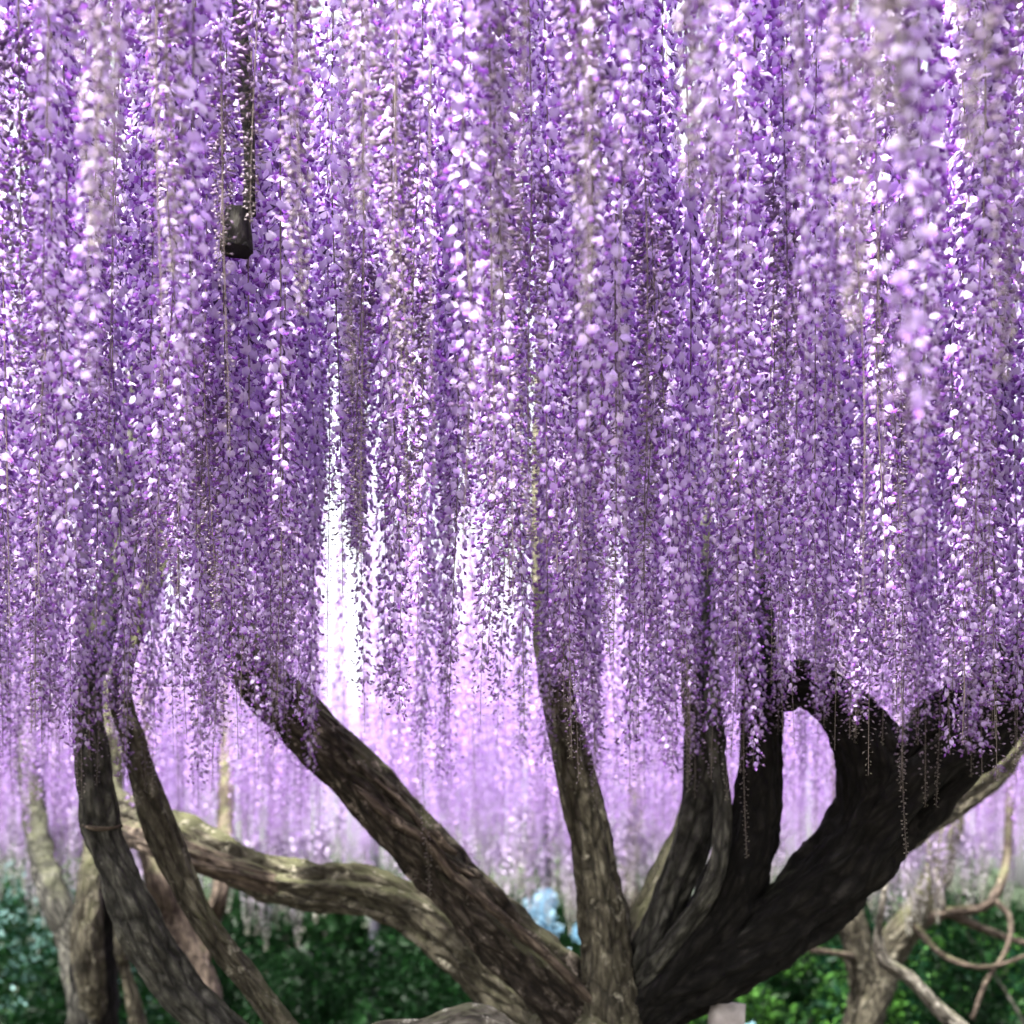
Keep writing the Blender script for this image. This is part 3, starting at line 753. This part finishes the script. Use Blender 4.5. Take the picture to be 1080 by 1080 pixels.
def bush(px, d, wid, hgt, n, label, seed, c0=(0.012, 0.045, 0.012), c1=(0.05, 0.15, 0.03), size=0.035, name='bush', dep=None, power=1.6):
    g = np.random.default_rng(seed)
    b = W(px, HOR, d); b[2] = 0
    t = empty(name, b)
    tag(t, label, 'bush', 'bushes behind the trees')
    dep = dep or wid * 0.7
    k = 26
    cl_ = np.stack([g.uniform(-0.5, 0.5, k) * wid, g.uniform(-0.5, 0.5, k) * dep, g.uniform(0.12, 0.9, k) * hgt], 1)
    cl_[:, 2] *= 1 - 0.35 * (2 * np.abs(cl_[:, 0]) / wid) ** 2
    rad = g.uniform(0.14, 0.30, k) * min(wid, hgt) * 0.75
    def gen(m):
        i = g.integers(0, k, m)
        dr = unit(g.normal(0, 1, (m, 3)))
        q = cl_[i] + dr * (rad[i] * g.uniform(0.35, 1.0, m) ** 0.5)[:, None]
        q[:, 2] = np.clip(q[:, 2], 0.03, hgt * 1.05)
        return q
    V, T, C = leaf_cloud(n, gen, size, np.array(c0), np.array(c1), g, power)
    link('foliage', mesh_from('foliage', V, T, C), LEAF, t)
    parts = []
    for j in range(5):
        q = cl_[g.integers(0, k)]
        parts.append(tube([(0.06 * math.cos(j), 0.06 * math.sin(j), -0.05, 0.022), (q[0] * 0.4, q[1] * 0.4, q[2] * 0.5, 0.016), (*q, 0.006)], 0.08, 7, 0.1, 0.05, j)[:3])
    v, tt, gg = merge(parts)
    link('stems', mesh_from('stems', v, tt, extra=gg, smooth=True), BARK_GREY, t)
    return t
BUSHES = [(-60, 10.5, 2.0, 1.75, 'broad-leaved bush at the far left edge'),
          (30, 12.5, 2.2, 1.75, 'pale glinting bush behind the dark left trunk'),
          (150, 11.0, 1.8, 1.5, 'dark bush between the dark trunk and the tan trunk'),
          (290, 10.0, 2.0, 1.38, 'deep green bush below the low mossy limb, its left end'),
          (400, 9.5, 1.9, 1.30, 'deep green bush below the middle of the low mossy limb'),
          (500, 11.5, 2.0, 1.5, 'dark bush behind the thick slanting limb'),
          (578, 10.0, 1.1, 1.72, 'bush with hanging tips before it, left of the upright limb'),
          (680, 13.0, 2.0, 1.6, 'bush right of the upright limb'),
          (790, 10.5, 2.0, 1.35, 'bright green bush beneath the massive black limb'),
          (890, 11.5, 2.0, 1.6, 'dark bush behind the olive trunk at right'),
          (1000, 10.8, 2.0, 1.55, 'fresh green bush under the looping pale branches'),
          (1120, 10.0, 2.0, 1.55, 'dark green bush at the right edge')]
for i, (px, d, wd, hg, lab) in enumerate(BUSHES):
    fresh = 'fresh' in lab or 'bright' in lab
    pale = 'pale' in lab  # sky gaps and leaf glints put into a few whitish leaf colours
    bush(px, d, wd, hg, 8000, lab, 500 + i, c0=(0.004, 0.018, 0.005) if not pale else (0.008, 0.04, 0.018), c1=(0.14, 0.38, 0.06) if fresh else ((0.42, 0.70, 0.66) if pale else (0.010, 0.045, 0.009)), size=0.035 if not pale else 0.05, power=3.0 if not pale else 5.0)
# a long dark hedge closing the view
g = np.random.default_rng(79)
hz = empty('hedge', (0, 17.2, 0))
tag(hz, 'long dark hedge across the back, beyond the bushes', 'hedge')
def genh(m):
    x = g.uniform(-8.5, 8.5, m); z = g.uniform(0, 1, m)
    return np.stack([x, g.uniform(-0.6, 0.6, m), z * (1.42 + 0.16 * np.sin(x * 1.7) + 0.13 * np.sin(x * 4.1 + 2) + g.normal(0, 0.05, m))], 1)
V, T, C = leaf_cloud(42000, genh, 0.085, np.array((0.004, 0.016, 0.005)), np.array((0.014, 0.045, 0.012)), g)
link('foliage', mesh_from('foliage', V, T, C), LEAF, hz)
hs_ = []
for k in range(24):
    x = -8.2 + k * 0.7
    hs_.append(tube([(x, 0, -0.05, 0.03), (x + 0.05, 0.03, 0.7, 0.022), (x - 0.03, 0, 1.5, 0.01)], 0.2, 7, 0.1, 0.05, k)[:3])
v, tt, gg = merge(hs_)
link('stems', mesh_from('stems', v, tt, extra=gg, smooth=True), BARK_GREY, hz)
# unidentified pale blue patches beyond, made up as small bushes
bush(592, 11.2, 0.60, 1.98, 2400, 'small pale blue patch, made up as a bush, beside the thin dark post', 560, c0=(0.30, 0.55, 0.68), c1=(0.55, 0.8, 0.9), size=0.03)
bush(800, 7.5, 0.34, 0.92, 700, 'small pale blue patch, made up as a bush, at the foot of the pale grey prop', 561, c0=(0.30, 0.55, 0.60), c1=(0.5, 0.75, 0.8), size=0.03)
# low dark undergrowth covering the soil between the bushes
g = np.random.default_rng(78)
def gen0(m):
    y = 7.5 + 9.5 * g.uniform(0, 1, m) ** 1.2
    x = g.uniform(-1, 1, m) * (0.40 * y + 1.2)
    return np.stack([x, y, g.uniform(0, 1, m) ** 1.5 * (0.30 + 0.035 * y) * (0.7 + 0.5 * np.sin(x * 2.1 + y) ** 2)], 1)
V, T, C = leaf_cloud(42000, gen0, 0.05, np.array((0.004, 0.016, 0.005)), np.array((0.012, 0.05, 0.01)), g)
ug = link('undergrowth', mesh_from('undergrowth', V, T, C), LEAF)
tag(ug, 'low dark green undergrowth on the earth behind the trees', 'undergrowth', None, 'stuff')
# a hedge line far off
g = np.random.default_rng(77)
def gen(m):
    x = g.uniform(-26, 26, m); z = g.uniform(0, 1, m) ** 0.7
    top = 2.45 + 0.5 * np.sin(x * 0.9) + 0.35 * np.sin(x * 2.3 + 1)
    return np.stack([x, 34 + g.uniform(-1.2, 1.2, m), z * top], 1)
V, T, C = leaf_cloud(26000, gen, 0.13, np.array((0.05, 0.075, 0.045)), np.array((0.15, 0.19, 0.12)), g)  # distant mist is put into the pale grey-green leaf colours
tl = link('treeline', mesh_from('treeline', V, T, C), LEAF)
tag(tl, 'misty grey-green line of trees beyond the trellis', 'trees', None, 'stuff')
